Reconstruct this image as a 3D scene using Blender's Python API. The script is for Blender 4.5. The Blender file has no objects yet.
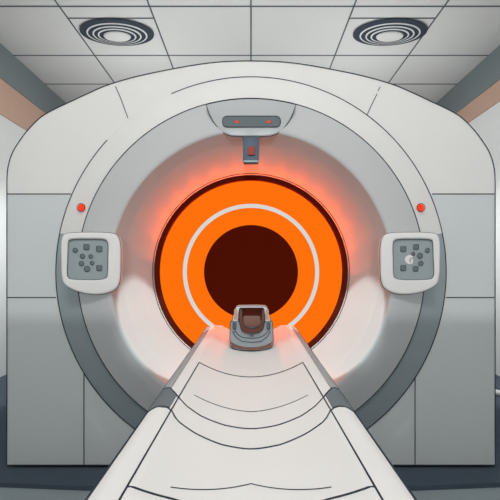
import bpy, bmesh, math
from math import pi, sin, cos, sqrt, hypot
from mathutils import Vector

S = bpy.context.scene
COL = S.collection

# ------------------------------------------------------------------ camera constants
F = 389.0            # focal length in pixels of the 500 px frame
CX, CY = 251.0, 272.0
CZ = 0.90            # camera and bore-axis height

def P(px, py, d):
    return Vector(((px - CX) * d / F, d, CZ + (CY - py) * d / F))

# ------------------------------------------------------------------ materials
def lin(h):
    h = h.lstrip('#')
    o = []
    for i in (0, 2, 4):
        c = int(h[i:i+2], 16) / 255
        o.append(c / 12.92 if c <= .04045 else ((c + .055) / 1.055) ** 2.4)
    return o

def mat(name, rgb, rough=.9, spec=.05, emit=None, es=1.0, var=0.0, scale=6.0):
    if isinstance(rgb, str): rgb = lin(rgb)
    m = bpy.data.materials.new(name); m.use_nodes = True
    nt = m.node_tree; b = nt.nodes['Principled BSDF']
    b.inputs['Base Color'].default_value = (*rgb, 1)
    b.inputs['Roughness'].default_value = rough
    b.inputs['Specular IOR Level'].default_value = spec
    if emit is not None:
        if isinstance(emit, str): emit = lin(emit)
        b.inputs['Emission Color'].default_value = (*emit, 1)
        b.inputs['Emission Strength'].default_value = es
    if var > 0:
        tc = nt.nodes.new('ShaderNodeTexCoord'); no = nt.nodes.new('ShaderNodeTexNoise')
        no.inputs['Scale'].default_value = scale; no.inputs['Detail'].default_value = 3
        rp = nt.nodes.new('ShaderNodeValToRGB')
        rp.color_ramp.elements[0].color = (*[c * (1 - var) for c in rgb], 1)
        rp.color_ramp.elements[1].color = (*[min(1, c * (1 + var)) for c in rgb], 1)
        rp.color_ramp.elements[0].position = .3; rp.color_ramp.elements[1].position = .7
        nt.links.new(tc.outputs['Object'], no.inputs['Vector'])
        nt.links.new(no.outputs['Fac'], rp.inputs['Fac'])
        nt.links.new(rp.outputs['Color'], b.inputs['Base Color'])
    return m

M = dict(
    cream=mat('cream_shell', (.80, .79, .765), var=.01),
    table=mat('cream_table', (.80, .79, .765), var=.01),
    donut=mat('light_grey_cover', (.55, .56, .56), var=.01),
    panel=mat('light_grey_panel', (.66, .69, .69), var=.01),
    slate=mat('slate_panel', (.36, .41, .43), var=.01),  # also the painted shade of the lower rim
    seam=mat('dark_seam', (.045, .055, .07), 1, 0),
    case=mat('casing_cream', (.82, .81, .79)),
    screen=mat('slate_keypad', (.34, .39, .40)),
    key=mat('keypad_key', (.16, .185, .195)),
    navy=mat('navy_plastic', (.05, .06, .08)),
    slot=mat('slot_slate', (.15, .18, .19)),
    maroon=mat('maroon_rim', (.09, .012, .006), 1, 0),
    lens=mat('maroon_lens', (.13, .02, .01), .5, .1),
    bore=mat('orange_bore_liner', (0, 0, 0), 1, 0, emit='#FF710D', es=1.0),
    boreend=mat('dark_bore_end', (.065, .018, .006), 1, 0),
    palering=mat('pale_ring_glow', (0, 0, 0), 1, 0, emit='#D8D6D2', es=1.0),  # grey strip made to glow so the orange does not tint it
    console=mat('console_grey', (.50,.52,.52)),
    collar=mat('collar_slate', (.17, .195, .205)),
    red=mat('red_indicator', (.2, .02, .01), .6, .05, emit='#F8380F', es=.9),
    white=mat('white_marking', (.8, .79, .77)),
    wall=mat('wall_paint', (.70, .72, .715), var=.01, scale=2),
    band=mat('slate_cornice', (.19, .22, .23), var=.01),
    tan=mat('tan_glow', (.52, .35, .275), var=.01),  # warm orange glow put into the colour
    tile=mat('ceiling_tile', (.62, .635, .63), var=.01, scale=3),
    grid=mat('ceiling_grid', (.10, .12, .14), 1, 0),
    floor=mat('slate_vinyl', (.32, .37, .39), var=.02, scale=3),
    floorshade=mat('navy_floor_shade', (.085, .107, .14), var=.02, scale=3),  # scanner's shade on the floor, put into the colour
    rail=mat('rail_grey', (.38, .39, .39)),
    coil=mat('coil_slate', (.38, .44, .47)),
    coilframe=mat('coil_frame', (.66, .65, .63)),
    coilpad=mat('coil_glow_brown', (.17, .075, .055)),  # brown carries the bore's warm glow in its colour
    coilpad2=mat('coil_inner_glow', (.24, .13, .105)),  # warm bore glow put into this tone as well
    coilhole=mat('coil_maroon_hole', (.10, .02, .012)),
    pedestal=mat('pedestal_grey', (.55, .56, .56)),
)

# ------------------------------------------------------------------ mesh helpers
def link(name, bm, m, parent=None, smooth=False, recalc=True):
    if recalc: bmesh.ops.recalc_face_normals(bm, faces=bm.faces)
    me = bpy.data.meshes.new(name); bm.to_mesh(me); bm.free()
    me.materials.append(m)
    o = bpy.data.objects.new(name, me); COL.objects.link(o)
    if parent is not None:
        o.parent = parent
        o.matrix_parent_inverse = parent.matrix_world.inverted()
    if smooth:
        me.polygons.foreach_set('use_smooth', [True] * len(me.polygons))
        try: me.set_sharp_from_angle(angle=math.radians(35))
        except Exception: pass
    return o

def thing(name, loc, label, cat, group=None):
    o = bpy.data.objects.new(name, None); COL.objects.link(o)
    o.location = loc; o['label'] = label; o['category'] = cat
    if group: o['group'] = group
    bpy.context.view_layer.update()
    return o

def box(bm, x0, x1, y0, y1, z0, z1):
    v = [bm.verts.new((x, y, z)) for x in (x0, x1) for y in (y0, y1) for z in (z0, z1)]
    for f in ((0,1,3,2),(4,6,7,5),(0,4,5,1),(2,3,7,6),(0,2,6,4),(1,5,7,3)):
        bm.faces.new([v[i] for i in f])

def struct(name, m, *boxes):
    bm = bmesh.new()
    for b in boxes: box(bm, *b)
    o = link(name, bm, m); o['kind'] = 'structure'
    return o

def loft(bm, loops, cap0=False, cap1=False, closed=True):
    """skin a list of equally long vertex loops"""
    L = [[bm.verts.new(p) for p in lp] for lp in loops]
    n = len(L[0])
    for a, b in zip(L, L[1:]):
        for i in range(n if closed else n - 1):
            j = (i + 1) % n
            bm.faces.new((a[i], a[j], b[j], b[i]))
    if cap0: bm.faces.new(L[0])
    if cap1: bm.faces.new(list(reversed(L[-1])))
    return L

def tube(bm, pts, r=.0022, n=6, closed=False):
    pts = [Vector(p) for p in pts]
    loops = []
    m = len(pts)
    up0 = None
    for i, p in enumerate(pts):
        a = pts[(i - 1) % m] if closed or i > 0 else pts[i]
        b = pts[(i + 1) % m] if closed or i < m - 1 else pts[i]
        t = (b - a).normalized()
        u = t.cross(Vector((0, 1, 0)))
        if u.length < .2: u = t.cross(Vector((0, 0, 1)))
        u.normalize()
        if up0 is not None and u.dot(up0) < 0: u = -u
        up0 = u
        w = t.cross(u)
        loops.append([p + (u * cos(2*pi*k/n) + w * sin(2*pi*k/n)) * r for k in range(n)])
    if closed: loops.append(loops[0])
    loft(bm, loops, cap0=not closed, cap1=not closed)

def seam(parent, pts, r=.0022, m='seam', name='seam', closed=False):
    bm = bmesh.new(); tube(bm, pts, r, closed=closed)
    bmesh.ops.remove_doubles(bm, verts=bm.verts, dist=1e-6)
    return link(name, bm, M[m], parent, smooth=True)

def rrect(x0, y0, x1, y1, r, n=6):
    """rounded rectangle outline in photo units, clockwise from the top left"""
    out = []
    for cx, cy, a0 in ((x0+r, y0+r, pi), (x1-r, y0+r, -pi/2), (x1-r, y1-r, 0), (x0+r, y1-r, pi/2)):
        for k in range(n + 1):
            a = a0 + pi/2 * k / n
            out.append((cx + r*cos(a), cy + r*sin(a)))
    return out

def circ(cx, cy, r, n=24, ry=None):
    ry = ry or r
    return [(cx + r*cos(2*pi*k/n), cy + ry*sin(2*pi*k/n)) for k in range(n)]

def smooth_closed(pts, sub=6):
    n = len(pts); out = []
    for i in range(n):
        p0, p1, p2, p3 = (Vector((*pts[(i+k-1) % n], 0)) for k in range(4))
        for s in range(sub):
            t = s / sub
            q = .5*((2*p1) + (-p0+p2)*t + (2*p0-5*p1+4*p2-p3)*t*t + (-p0+3*p1-3*p2+p3)*t**3)
            out.append((q.x, q.y))
    return out

def scale2(pts, s):
    cx = sum(p[0] for p in pts)/len(pts); cy = sum(p[1] for p in pts)/len(pts)
    x0=min(p[0] for p in pts);x1=max(p[0] for p in pts);y0=min(p[1] for p in pts);y1=max(p[1] for p in pts)
    cx,cy=(x0+x1)/2,(y0+y1)/2
    fx=max(.05,1-2*s/(x1-x0)); fy=max(.05,1-2*s/(y1-y0))
    return [(cx+(p[0]-cx)*fx, cy+(p[1]-cy)*fy) for p in pts]

def prism(name, outline, d, thick, m, parent, bev=0.0, smooth=False):
    """solid whose front outline (photo units at distance d) is extruded away along Y;
    bev: width of a rounded front edge in photo units"""
    bm = bmesh.new()
    px2m = d / F
    loops = []
    def lp(pts, y):
        return [Vector((( x - CX)*px2m, y, CZ + (CY - yy)*px2m)) for x, yy in pts]
    if bev > 0:
        for k in range(0, 5):
            a = pi/2 * k/4
            loops.append(lp(scale2(outline, bev*(1-sin(a))), d + bev*px2m*(1-cos(a))))
    else:
        loops.append(lp(outline, d))
    loops.append(lp(outline, d + thick))
    loft(bm, loops, True, True)
    return link(name, bm, m if not isinstance(m, str) else M[m], parent, smooth=smooth or bev > 0)

def lathe(name, prof, m, parent, a0=0.0, a1=2*pi, n=160, thick=False):
    """revolve (radius, y) profile about the bore axis; angles from +X towards +Z"""
    bm = bmesh.new()
    full = abs(a1 - a0 - 2*pi) < 1e-6
    k = n if full else max(8, int(n * (a1 - a0) / (2*pi)))
    angs = [a0 + (a1 - a0) * i / k for i in range(k + (0 if full else 1))]
    loops = [[Vector((r*cos(a), y, CZ + r*sin(a))) for a in angs] for r, y in prof]
    L = loft(bm, loops, closed=full)
    if not full and prof[0] == prof[-1]:
        bmesh.ops.remove_doubles(bm, verts=bm.verts, dist=1e-6)
        ed = [e for e in bm.edges if e.is_boundary]
        if ed: bmesh.ops.holes_fill(bm, edges=ed, sides=0)
    else:
        bmesh.ops.remove_doubles(bm, verts=bm.verts, dist=1e-6)
    return link(name, bm, M[m], parent, smooth=True)

# ================================================================== THE ROOM
W = 2.10; H = 2.80; YB = 5.0; Y0 = -1.0
PART_H = 0.985
struct('floor', M['floor'], (-W-.1, W+.1, -4.0, YB+.1, -.1, 0))
# navy slab holding the scanner's floor shade in its colour, its front edge slightly pointed towards the table
bm = bmesh.new()
pl = [(-W, 1.70), (-.68, 1.60), (.68, 1.60), (W, 1.70), (W, YB), (-W, YB)]
loft(bm, [[Vector((x, y, 0.0)) for x, y in pl], [Vector((x, y, .02)) for x, y in pl]], True, True)
o = link('floor_shade_slab', bm, M['floorshade']); o['kind'] = 'structure'
struct('wall_left', M['wall'], (-W-.1, -W, Y0, YB, 0, H))
struct('wall_right', M['wall'], (W, W+.1, Y0, YB, 0, H))
struct('wall_back', M['wall'], (-W-.1, W+.1, YB, YB+.1, 0, H))
struct('wall_light_cut', M['wall'], (-W-.1, W+.1, Y0-.1, Y0, 0, PART_H))   # unseen low wall added to cut the fill lamp's light
struct('ceiling', M['tile'], (-W-.1, W+.1, Y0, YB+.1, H, H+.1))
struct('trim_1', M['band'], (-W, -W+.02, Y0, YB, 2.515, H))
struct('trim_2', M['band'], (W-.02, W, Y0, YB, 2.515, H))
struct('glow_strip_3', M['tan'], (-W, -W+.012, Y0, YB, 2.22, 2.515))  # tan strips stand for orange glow on the upper walls
struct('glow_strip_4', M['tan'], (W-.012, W, Y0, YB, 2.34, 2.515))
# dark T-bars of the tiled ceiling
g = .005
bars = []
for x in (-1.37, -.725, 0.0, .735, 1.38):
    bars.append((x-g, x+g, Y0, YB, H-.004, H))
for y in (0.3, .92, 1.54, 2.16, 2.78, 3.41, 3.93, 4.5):
    bars.append((-W+.02, W-.02, y-g, y+g, H-.0035, H))
for xa, xb in ((-1.37, -.725), (.735, 1.38)):
    bars.append((xa, xb, 2.91-g, 2.91+g, H-.0035, H))
struct('trim_5', M['grid'], *bars)

# ------------------------------------------------------------------ ceiling diffusers
def diffuser(cx, cy, label):
    t = thing('ceiling_diffuser', (cx, cy, H), label, 'air diffuser', 'oval air diffusers in the ceiling')
    RX, RY = .288, .172
    def ring(name, r0, r1, z0, z1, m, th=.006):
        bm = bmesh.new(); n = 64
        lps = []
        for r, z in ((r0, z0), (r1, z1), (r1, z1+th), (r0, z0+th)):
            lps.append([Vector((cx + RX*r*cos(2*pi*k/n), cy + RY*r*sin(2*pi*k/n), H - .003 + z)) for k in range(n)])
        lps.append(lps[0])
        loft(bm, lps); bmesh.ops.remove_doubles(bm, verts=bm.verts, dist=1e-6)
        return link(name, bm, M[m], t, smooth=True)
    ring('housing', 1.0, .30, -.010, -.034, 'navy')
    for r, z in ((.80, -.019), (.64, -.025), (.50, -.030)):
        ring('louvre_ring', r + .02, r - .02, z - .003, z - .005, 'panel', .004)
    bm = bmesh.new()
    n = 48
    lps = []
    for r, z in ((.37, -.034), (.35, -.042), (.30, -.045)):
        lps.append([Vector((cx + RX*r*cos(2*pi*k/n), cy + RY*r*sin(2*pi*k/n), H - .003 + z)) for k in range(n)])
    loft(bm, lps, True, True)
    link('centre_disc', bm, M['tile'], t, smooth=True)
    return t
diffuser((117-CX)*3.07/F, 3.075, 'dark-ringed oval ceiling diffuser above the scanner, the one nearer the left wall')
diffuser((390-CX)*3.07/F, 3.075, 'dark-ringed oval ceiling diffuser above the scanner, the one nearer the right wall')

# ================================================================== THE SCANNER
YF = 1.75                      # front plane of the housing
YE = 3.86                      # back
G = thing('scanner_gantry', (0, 2.4, .02), 'large cream and grey ring-shaped medical scanner with a glowing orange bore', 'medical scanner')

half = [(251,61),(275,61.6),(300,64),(332,69.5),(365,76.5),(394,85),(415,94),(432,102),(450,110.5),(462,118),(474,130),(483,142),(490,154),(494,168),(495,182),
        (495,194),(495,250),(495,297),(495,360),(495,430),(495,465)]
def smooth_open(pts, sub=4):
    q = [pts[0]] + pts + [pts[-1]]; out = []
    for i in range(1, len(q) - 2):
        p0, p1, p2, p3 = (Vector((*v, 0)) for v in q[i-1:i+3])
        for k in range(sub):
            t = k / sub
            v = .5*((2*p1) + (-p0+p2)*t + (2*p0-5*p1+4*p2-p3)*t*t + (-p0+3*p1-3*p2+p3)*t**3)
            out.append((v.x, v.y))
    return out + [pts[-1]]
half = smooth_open(half[:15]) + half[15:]
outline = half + [(415,465),(380,465),(330,465),(290,465),(251,465)]
outline = outline + [(2*CX - x, y) for x, y in reversed(outline[1:-1])]
body_pts = [P(x, y, YF) for x, y in outline]
RH = .63
def body_bm():
    bm = bmesh.new()
    n = len(body_pts)
    outer_f = [Vector(p) for p in body_pts]
    inner_f = []
    for p in body_pts:
        a = math.atan2(p.z - CZ, p.x)
        inner_f.append(Vector((RH*cos(a), YF, CZ + RH*sin(a))))
    back = lambda L: [Vector((p.x, YE, p.z)) for p in L]
    lps = [outer_f, inner_f, back(inner_f), back(outer_f), outer_f]
    loft(bm, lps); bmesh.ops.remove_doubles(bm, verts=bm.verts, dist=1e-6)
    return bm
def cut(bm, co, no):
    r = bmesh.ops.bisect_plane(bm, geom=bm.verts[:]+bm.edges[:]+bm.faces[:], plane_co=co, plane_no=no, clear_outer=True)
    ed = [e for e in bm.edges if e.is_boundary]
    if ed: bmesh.ops.holes_fill(bm, edges=ed, sides=0)
zs1 = P(0, 194, YF).z; zs2 = P(0, 297.5, YF).z
xsl = P(84, 0, YF).x; xsr = P(415, 0, YF).x
bm = body_bm(); cut(bm, (0,0,zs1), (0,0,-1)); link('top_cover', bm, M['cream'], G)
for sgn in (-1, 1):
    bm = body_bm(); cut(bm, (0,0,zs1), (0,0,1)); cut(bm, (0,0,zs2), (0,0,-1)); cut(bm, (0,0,0), (-sgn,0,0))
    link('side_panel', bm, M['panel'], G)
    xs = xsl if sgn < 0 else xsr
    bm = body_bm(); cut(bm, (0,0,zs2), (0,0,1)); cut(bm, (xs,0,0), (-sgn,0,0))
    link('lower_side_panel', bm, M['panel'], G)
bm = body_bm(); cut(bm, (0,0,zs2), (0,0,1)); cut(bm, (xsl,0,0), (-1,0,0)); cut(bm, (xsr,0,0), (1,0,0))
link('lower_front_panel', bm, M['panel'], G)

SR = .0024
# edge piping round the housing and the panel joints
seam(G, [p + Vector((0, -.001, 0)) for p in body_pts], SR, closed=True, name='edge_piping')
def yl(p): return Vector((p.x, YF - .001, p.z))
def pl2(pts, d=YF, off=.001): return [P(x, y, d) + Vector((0, -off, 0)) for x, y in pts]
seam(G, pl2([(7,194),(71,194)])); seam(G, pl2([(432,194),(494,194)]))
seam(G, pl2([(7,297.5),(56,297.5)])); seam(G, pl2([(446,297.5),(494,297.5)]))
seam(G, pl2([(84,374),(84,465)])); seam(G, pl2([(415,378),(415,465)]))
seam(G, pl2([(115.5,86.5),(121,99),(128,118)]), .0018); seam(G, pl2([(380,87),(378,91)]), .0018); seam(G, pl2([(377,94),(371,106),(367,115)]), .0018)

YB1 = 2.04; RB1 = 96.8 * YB1 / F      # front edge of the bore
# ring-shaped front cover
def prof_pts():
    px = lambda r, d: r * d / F
    # (radius, y) from the outer edge to the bore
    base = [(px(195, YF), YF + .03), (px(195, YF), YF), (px(173.5, 1.685), 1.685)]
    outer = [(px(173.5, 1.683), 1.683), (.715, 1.672), (.68, 1.661), (.65, 1.652), (.618, 1.647), (.606, 1.647), (.600, 1.651), (.597, 1.657), (.592, 1.78)]
    n = 8
    inn = [(.588 + (RB1 - .588)*k/n, 1.787 + (YB1 - .004 - 1.787)*k/n) for k in range(n+1)]
    return base, outer, inn
base, outer, inn = prof_pts()
R0 = base[2][0]
# angles where the rim is interrupted by the control panels
def ang(px, py): return math.atan2(CY - py, px - CX)
aR = math.radians(11.5); aRl = math.radians(-6)
rimprof = [(base[0][0], YF + .002), (base[1][0], YF - .001), (.862, 1.742), (R0, 1.688), (R0 - .004, 1.70), (R0 - .004, YF + .002), (base[0][0], YF + .002)]
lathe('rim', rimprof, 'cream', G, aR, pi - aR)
lathe('lower_rim_shaded', rimprof, 'slate', G, pi - aR, 2*pi + aR)  # downward-facing part of the rim, its shade put into the slate colour
cov = outer + inn
back = [(RB1, YB1 + .01), (.62, YB1 + .01), (.618, YF - .001), (R0 - .005, YF - .001), cov[0]]
lathe('ring_cover', cov + back, 'donut', G)
# joints on the rim
def arc(r, y, a0, a1, n=None):
    n = n or max(6, int(abs(a1 - a0) * 30))
    return [Vector((r*cos(a0 + (a1-a0)*i/n), y, CZ + r*sin(a0 + (a1-a0)*i/n))) for i in range(n + 1)]
RO = base[1][0]
seam(G, arc(R0, 1.683, 0, 2*pi, 160)[:-1], .0024, closed=True)
seam(G, arc(RO, YF-.002, aR, ang(172, 95)), .0022)
seam(G, arc(RO, YF-.002, ang(107, 140), pi - aR), .0022)
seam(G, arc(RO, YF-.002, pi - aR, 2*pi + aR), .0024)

# bore
rb = 92 * YB1 / F
YEND = rb * F / 47
lathe('bore_rim', [(RB1, YB1 - .003), (rb, YB1), (rb, YB1 + .02), (RB1, YB1 + .02), (RB1, YB1 - .003)], 'maroon', G)
seam(G, arc(98.4 * (YB1 - .02) / F, YB1 - .02, 0, 2*pi, 160)[:-1], .0016, closed=True)
lathe('bore_liner', [(rb, YB1 + .022), (rb, YEND), (rb + .01, YEND), (rb + .01, YB1 + .022), (rb, YB1 + .022)], 'bore', G)
ra, rz = rb * F / 68.2, rb * F / 64.4
lathe('bore_pale_ring', [(rb - .002, ra), (rb - .002, rz), (rb + .003, rz), (rb + .003, ra), (rb - .002, ra)], 'palering', G)  # plain grey strip; its glow is added
bm = bmesh.new()
loft(bm, [arc(rb + .01, YEND, 0, 2*pi, 96)[:-1], arc(rb + .01, YEND + .02, 0, 2*pi, 96)[:-1]], True, True)
link('bore_end', bm, M['boreend'], G)

# console over the bore
top = [(CX + 173.5*sin(a), CY - 173.5*cos(a)) for a in [math.radians(v) for v in range(-15, 16, 3)]]
cons = top + [(293,113),(289,121),(284,128),(278,133),(271,135.5),(262,136),(240,136),(231,135.5),(224,133),(218,128),(213,121),(209,113)]
CN = prism('console', cons, 1.645, .05, 'console', G, bev=1.6)
seam(CN, [P(x, y, 1.645) + Vector((0, .006, 0)) for x, y in cons], .0022, closed=True)
def frame_recess(name, outer_o, inner_o, d, thick, rec, m, parent, bev=2.0):
    """casing with a rounded front edge and a recess; both outlines have the same number of points"""
    k = d / F
    lp = lambda pts, y: [Vector(((x - CX)*k, y, CZ + (CY - yy)*k)) for x, yy in pts]
    bm = bmesh.new()
    loops = [lp(outer_o, d + thick)]
    for i in range(5):
        a = pi/2 * (4 - i)/4
        loops.append(lp(scale2(outer_o, bev*(1 - sin(a))), d + bev*k*(1 - cos(a))))
    loops.append(lp(scale2(inner_o, -1.2), d))
    loops.append(lp(inner_o, d + 1.2*k))
    loops.append(lp(inner_o, d + rec))
    loft(bm, loops, True, True)
    return link(name, bm, M[m], parent, smooth=True)
prism('display_slot', rrect(222.5, 116, 280.5, 127, 4.5), 1.643, .004, 'slot', CN)
seam(CN, [P(x, y, 1.6425) for x, y in rrect(222.5, 116, 280.5, 127, 4.5)], .0016, closed=True)
for x in (237, 268.8):
    prism('red_light', circ(x, 121.5, 1.5), 1.640, .005, 'red', CN)
CAM = prism('camera_module', rrect(243, 136.5, 259, 160.5, 1.0), 1.635, .035, 'navy', G, bev=.4)
prism('lens', rrect(248, 146.5, 254.6, 154.8, .6), 1.632, .005, 'lens', CAM)
prism('bottom_cap', rrect(243.3, 160.3, 258.7, 162, .8), 1.634, .035, 'slot', CAM)

# red indicator lights
for x, y in ((81, 207.5), (421, 207.5)):
    r = hypot(x-CX, y-CY)
    o = prism('indicator_light', circ(x, y, 3.6), 1.695, .03, 'red', G, bev=.8)
    seam(o, [P(a, b, 1.694) for a, b in circ(x, y, 4.0)], .0016, closed=True)

# control panels on each side of the bore
def control(xc, mir, keys):
    mx = lambda x: (2*CX - x) if mir else x
    dx = 1.0 if mir else 0
    def mo(pts): return [(mx(x) + (-dx if mir else 0), y) for x, y in pts]
    oo = smooth_closed([(62,236),(69,232.8),(90,232.2),(111,233),(117.5,237),(119.8,246),(120,262),(119.2,280),(115,289),(104,293.8),(90,294.3),(75,291),(64,284.5),(61,275),(60.5,262),(60.3,246)], 4)
    n = len(oo)
    io = smooth_closed([(68.5,240.5),(75,239),(88,238.8),(100,239),(106,240.5),(107.8,246),(107.6,258),(107.2,272),(105.5,278),(98,279.8),(88,280),(74,279.6),(68,278),(66.4,272),(67,258),(67.4,246)], 4)
    D = 1.622
    cp = frame_recess('control_panel', mo(oo), mo(io), D, .032, .016, 'case', G, bev=2.2)
    seam(cp, [P(x, y, D) + Vector((0, .011, 0)) for x, y in mo(oo)], .0020, closed=True)
    prism('mount', mo(rrect(63, 241, 100, 284, 5)), D + .03, .10, 'slate', cp)
    kp = prism('keypad', mo(scale2(io, .1)), D + .012, .004, 'screen', cp)
    seam(cp, [P(x, y, D) + Vector((0, .006, 0)) for x, y in mo(io)], .0018, closed=True)
    dk = D + .012
    s = (D + .012) / D
    for kind, x, y, r in keys:
        pts = circ(x, y, r) if kind == 'c' else rrect(x-r, y-r, x+r, y+r, .8, 3)
        prism('button', pts, dk - .006, .0065, 'key', kp, bev=.5)
        seam(kp, [P(a, b, dk - .001) for a, b in (circ(x, y, r+.15) if kind == 'c' else rrect(x-r-.1, y-r-.1, x+r+.1, y+r+.1, .9, 3))], .0011, closed=True, name='button_edge')
    return kp, dk
control(0, False, [('c',75.2,250.3,2.2),('s',86.4,247,2.6),('s',99.2,249,2.7),('c',82.4,256.3,2.2),('c',90.7,256.5,1.9),('c',81.4,263.6,2.3),('c',92.1,263,1.9),('c',87,268.9,2.7),('s',99.2,268,2.6)])
kp, dk = control(0, True, [('s',403.3,249,2.6),('s',416,247,2.5),('c',427.4,250.4,2.1),('c',420,255.8,2.6),('c',413,254,1.8),('c',420.9,263.4,2.3),('s',403.3,268,2.6),('s',415.6,268.8,2.4)])
# white crescent mark on the right keypad
cr = []
for k in range(15):
    a = math.radians(60 + 230*k/14); cr.append((410 + 5*cos(a), 259.6 - 4.6*sin(a)))
for k in range(1, 14):
    a = math.radians(290 - 230*k/14); cr.append((412.6 + 3.2*cos(a), 260.3 - 3.0*sin(a)))
prism('crescent_mark', cr, dk - .003, .0035, 'white', kp)
prism('crescent_mark', rrect(411, 258.5, 413, 263.5, .6, 3), dk - .003, .0035, 'white', kp)

# ================================================================== PATIENT TABLE
T = thing('patient_table', (0, .95, 0), 'long cream patient table with a hollowed top reaching into the orange bore', 'examination table')
YN, YT = .22, 1.90
def wt(y): return .194 + (y - .444) / (1.9 - .444) * .021
def hz(x):
    a = abs(x)
    if a <= .15: return CZ - .304 + .044 * (a/.15)**2
    if a <= .18: return CZ - .26
    return CZ - .26 - .010 * min(1.0, ((a - .18)/.02))**1.5
xs_n = [-1 + 2*i/48 for i in range(49)]
def section(y, sh=1.0):
    w = wt(y) * sh
    k = w / .2
    topv = []
    for u in xs_n:
        x = u * .2
        topv.append(Vector((x * k, y, hz(x))))
    z1 = CZ - .26 - .05; z2 = CZ - .26 - .10
    botv = [Vector((w, y, z1)), Vector((w*.8, y, z2)), Vector((-w*.8, y, z2)), Vector((-w, y, z1))]
    return topv + botv
bm = bmesh.new()
ys = [YN + (1.86 - YN)*i/40 for i in range(41)]
loops = [section(y) for y in ys]
for i in range(1, 7):
    a = pi/2 * i/6
    loops.append(section(1.86 + .04*sin(a), 1 - .10*(1 - cos(a))))
loft(bm, loops, True, True)
link('tabletop', bm, M['table'], T, smooth=True)
def ztab(x, y):
    k = wt(y)/.2
    return hz(x/k)
def onT(x, y, off=.0006): return Vector((x, y, ztab(x, y) + off))
def fit(pairs, n=40):
    """symmetric cross line on the table: y as a function of |x|"""
    pr = sorted(pairs)
    xm = pr[-1][0]
    out = []
    for i in range(n+1):
        x = -xm + 2*xm*i/n; a = abs(x)
        for (x0,y0),(x1,y1) in zip(pr, pr[1:]):
            if a <= x1 + 1e-9:
                t = (a-x0)/(x1-x0); t = t*t*(3-2*t) if len(pr) > 3 and x0 == 0 else t
                out.append(onT(x, y0+(y1-y0)*t)); break
    return out
TR = .0014
up = [(0,.753),(.05,.757),(.10,.768),(.13,.785),(.15,.805),(.165,.835),(.18,.865),(.199,.884)]
lo = [(0,.667),(.05,.672),(.10,.686),(.13,.70),(.14,.712),(.155,.74),(.17,.752),(.198,.748)]
def xin(y): return .150
seam(T, [onT(-.150, YN + (1.124-YN)*i/20) for i in range(21)], TR)
seam(T, [onT(.150, YN + (1.124-YN)*i/20) for i in range(21)], TR)
seam(T, fit([(0,1.124),(.15,1.124)]), TR*1.1)
seam(T, fit([(0,.845),(.126,.862)]), TR*.6)
seam(T, [p + Vector((0,0,.0022)) if abs(p.x) > .152 else p for p in fit(up)], TR); seam(T, fit(lo), TR)
seam(T, fit([(0,.558),(.105,.508)]), TR*.5)
seam(T, fit([(0,.498),(.10,.486),(.15,.470)]), TR)
# outline piping of the top
for s in (-1, 1):
    seam(T, [Vector((s*(wt(y)+.0006), y, CZ - .2695)) for y in ys], TR*1.3, name='edge_piping')
# side rails and slate collars
def strip(name, x_in, x_out, y_a, y_b, m, s, th=.0025, n=24):
    """thin shell lying on the table edge; y_a, y_b: functions of |x|"""
    bm = bmesh.new(); loops = []
    for i in range(n+1):
        v = i/n; lp = []
        mcols = 6
        for j in range(mcols+1):
            xx = x_in + (x_out - x_in)*j/mcols
            y = y_a(xx) + (y_b(xx)-y_a(xx))*v
            X = s*min(xx*wt(y)/.2, wt(y)+.0005)
            lp.append(Vector((X, y, hz(xx) + th)))
        for j in range(mcols, -1, -1):
            p = lp[j]; lp.append(Vector((p.x, p.y, p.z - th - .001)))
        loops.append(lp)
    loft(bm, loops, True, True)
    return link(name, bm, M[m], T, smooth=True)
def interp(pairs):
    def f(x):
        for (x0,y0),(x1,y1) in zip(pairs, pairs[1:]):
            if x <= x1: return y0+(y1-y0)*(x-x0)/(x1-x0)
        return pairs[-1][1]
    return f
fu, fl = interp(up), interp(lo)
for s in (-1, 1):
    strip('side_rail', .178, .2, fu, lambda x: 1.86, 'rail', s)
    strip('collar', .157, .2, fl, fu, 'collar', s)
# pedestal
bm = bmesh.new()
loft(bm, [[Vector((x, y, z)) for x, y in ((-.13,.45),(.13,.45),(.13,1.45),(-.13,1.45))] for z in (.03, .545)], True, True)
link('pedestal', bm, M['pedestal'], T)
bm = bmesh.new(); box(bm, -.19, .19, .38, 1.52, 0, .03); link('base', bm, M['navy'], T)

# ================================================================== HEAD COIL
D1 = 1.48
K = thing('head_coil', tuple(P(251.5, 350.6, D1)), 'small slate and brown head coil with pale frame at the far table end', 'head coil')
body = smooth_closed([(231.8,321),(230.3,326),(229.9,334),(230.1,342),(232.5,347.6),(241,350.4),(251.5,350.7),(262,350.4),(270.5,347.6),(273,342),(273.1,334),(272.6,326),(271,321),(262,320.5),(251.5,320.5),(241,320.5)], 4)
HB = prism('housing', body, D1, .15, 'coil', K, bev=2.0)
seam(HB, [P(x, y, D1) + Vector((0, .007, 0)) for x, y in body], .0018, closed=True)
# brown band at the foot
foot = [(231,342),(238,345.5),(245,347),(251.5,347.4),(258,347),(265,345.5),(272,342),(270.8,346.6),(262,349.6),(251.5,350),(241,349.6),(232.2,346.6)]
prism('foot_band', foot, D1 - .001, .01, 'coilpad2', K)
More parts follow.
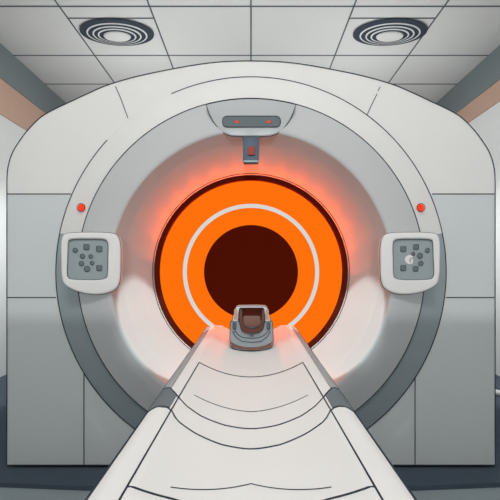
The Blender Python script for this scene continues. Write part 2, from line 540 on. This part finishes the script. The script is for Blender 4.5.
# U-shaped brown cradle, hollow and inner cushion
prism('opening', [(239.5,308),(264,308),(265,322),(262,331),(241,331),(238.5,322)], D1 + .012, .02, 'coilhole', K)
U = [(239.6,308.5),(242,309.5),(242.6,317),(243,324),(246,327.6),(251.5,328.2),(258,327.6),(261,324),(261.6,317),(262.2,309.5),(263.6,308.5),(265,316),(264.4,323),(262.6,330),(258,333),(251.5,333.6),(246,333),(241.5,330.5),(239.6,323),(239,316)]
prism('cradle', U, D1 - .006, .03, 'coilpad', K, bev=.0)
prism('cushion', rrect(243, 316, 260.6, 327.2, 2.2), D1 - .002, .014, 'coilpad2', K, bev=.6)
seam(K, [P(x, y, D1 - .0065) for x, y in U], .0011, closed=True)
# pale frame, open at the bottom
fr = [(232.0,321.4),(233.6,314),(235.6,307.6),(238,306),(251.5,305.8),(265,306),(267.4,307.6),(269.2,314),(270.8,321.4),(265,321.4),(264.6,314),(263.9,308.6),(262.5,307.9),(251.5,307.9),(240.5,307.9),(239.4,308.6),(238.5,314),(238.2,321.4)]
prism('frame', fr, D1 - .004, .045, 'coilframe', K)
seam(K, [P(x, y, D1 - .0045) for x, y in fr], .0011, closed=True)
for s in (-1, 1):
    q = [(251.4 + s*v, y) for v, y in ((17.4,309.5),(14.2,309.5),(13.6,319.5),(17.2,319.5))]
    prism('frame_insert', q, D1 - .0055, .004, 'tan', K)
    b = rrect(251.5 + s*17 - 1.6, 323, 251.5 + s*17 + 1.6, 329.6, 1.4, 4)
    prism('button', b, D1 - .003, .01, 'slot', K)
    seam(K, [P(x, y, D1 - .0035) for x, y in b], .001, closed=True)
gro = [(232.5,331.6),(235.5,331.6),(239,335.5),(243,337.6),(251.5,338.3),(259,337.6),(264,335.5),(267.5,331.6),(270.5,331.6),(266.5,337.5),(261,341.5),(251.5,342.4),(242,341.5),(236,337.5)]
seam(K, [P(x, y, D1 - .001) for x, y in gro], .0012, closed=True)
prism('slot', rrect(249.2, 334.8, 253.8, 336.6, .8, 3), D1 - .002, .01, 'slot', K)

# white cable cover on the floor by the right wall
bm = bmesh.new()
pts = [(1.745, 2.78), (1.765, 2.74), (1.85, 2.69), (2.0, 2.66), (2.085, 2.65)]
tube(bm, [(x, y, .042) for x, y in pts], .021, 10)
o = link('cable_cover', bm, M['white'], smooth=True)
o['label'] = 'short white rounded cable cover on the dark floor beside the right wall'; o['category'] = 'cable cover'

# ================================================================== LIGHT
def lamp(kind, name, loc, energy, color=(1,1,1), **kw):
    l = bpy.data.lights.new(name, kind); l.energy = energy; l.color = color
    for k, v in kw.items(): setattr(l, k, v)
    o = bpy.data.objects.new(name, l); COL.objects.link(o); o.location = loc
    return o
def aim(o, target):
    d = Vector(target) - o.location
    o.rotation_euler = d.to_track_quat('-Z', 'Y').to_euler()
# added unseen fill lamp behind the added low wall, which shades the lower housing
YA, ZA = -3.0, 0
edge = (Y0 - .0, PART_H)                     # front top edge of the added low wall
zt = P(0, 318, YF).z
sl = (zt - edge[1]) / (YF - edge[0])
ZA = edge[1] + sl * (YA - edge[0])
E_A, E_DL, E_TOP, E_W, E_UP, E_S, E_O, E_G, E_F, E_WS = 182, 29, 37, .40, 5.0, 12, 1.4, 24, 225, 75
lamp('POINT', 'front_fill_lamp', (0, YA, ZA), E_A, shadow_soft_size=.03)
# ceiling light over the table
a = lamp('AREA', 'ceiling_panel_light', (0, -.2, H - .03), E_TOP, shape='RECTANGLE', size=1.2, size_y=.3)
aim(a, (0, 1.5, .7))
# added unseen spot brightening the far half of the table
lamp('SPOT', 'table_fill_spot', (0, .95, H - .02), E_DL, shadow_soft_size=.03, spot_size=math.radians(34), spot_blend=.25)
# unseen fill lamps added on the housing roof to brighten the side walls
for x in (-.85, .85):
    lamp('POINT', 'wall_fill_point', (x*1.1, 3.4, 1.92), E_S, shadow_soft_size=.02)
    q = lamp('SPOT', 'wall_fill_spot', (x*1.05, 3.2, 1.90), E_WS, shadow_soft_size=.02, spot_size=math.radians(92), spot_blend=1.0)
    aim(q, (x/.85*2.1, 3.1, .45))
# two added fill spots crossing over the table onto the lower half of the bore funnel
for x in (-.6, .6):
    q = lamp('SPOT', 'funnel_fill_spot', (x, .9, H - .02), E_F, color=(.88, 1, .99), shadow_soft_size=.015, spot_size=math.radians(11), spot_blend=.12)
    aim(q, (-x/.6*.455, 1.87, .60))
# unseen fill added on the housing roof to brighten the ceiling
lamp('AREA', 'ceiling_fill', (0, 2.25, 1.90), E_UP, shape='RECTANGLE', size=1.9, size_y=.7).rotation_euler = (pi, 0, 0)
# added orange spots strengthening the glow of the bore liner
for dg in range(14, 167, 12):
    t = math.radians(dg)
    q = lamp('SPOT', 'bore_glow_boost', (.36*cos(t), YB1 + .03, CZ + .36*sin(t)), E_O, color=(1, .10, .0), shadow_soft_size=.01, spot_size=math.radians(94), spot_blend=.12)
    aim(q, (.60*cos(t), YB1 + .0, CZ + .60*sin(t)))
b = lamp('SPOT', 'table_glow_boost', (0, 2.35, 1.10), E_G, color=(1, .10, 0), shadow_soft_size=.03, spot_size=math.radians(54), spot_blend=.5)
aim(b, (0, 1.88, .64))

w = bpy.data.worlds.new('world'); S.world = w; w.use_nodes = True
bg = w.node_tree.nodes['Background']
bg.inputs['Color'].default_value = (.97, 1.0, 1.02, 1); bg.inputs['Strength'].default_value = E_W

# ------------------------------------------------------------------ camera
cd = bpy.data.cameras.new('camera'); cam = bpy.data.objects.new('camera', cd); COL.objects.link(cam)
cd.sensor_width = 36; cd.lens = F * 36 / 500; cd.clip_start = .02
cd.shift_x = -(CX - 250) / 500; cd.shift_y = (CY - 250) / 500
cam.location = (0, 0, CZ); cam.rotation_euler = (pi/2, 0, 0)
S.camera = cam

S.view_settings.view_transform = 'Standard'; S.view_settings.look = 'None'
S.view_settings.gamma = 1; S.view_settings.exposure = 0
S.view_settings.use_curve_mapping = False
S.cycles.use_denoising = True
S.cycles.max_bounces = 6
S.cycles.caustics_reflective = False; S.cycles.caustics_refractive = False
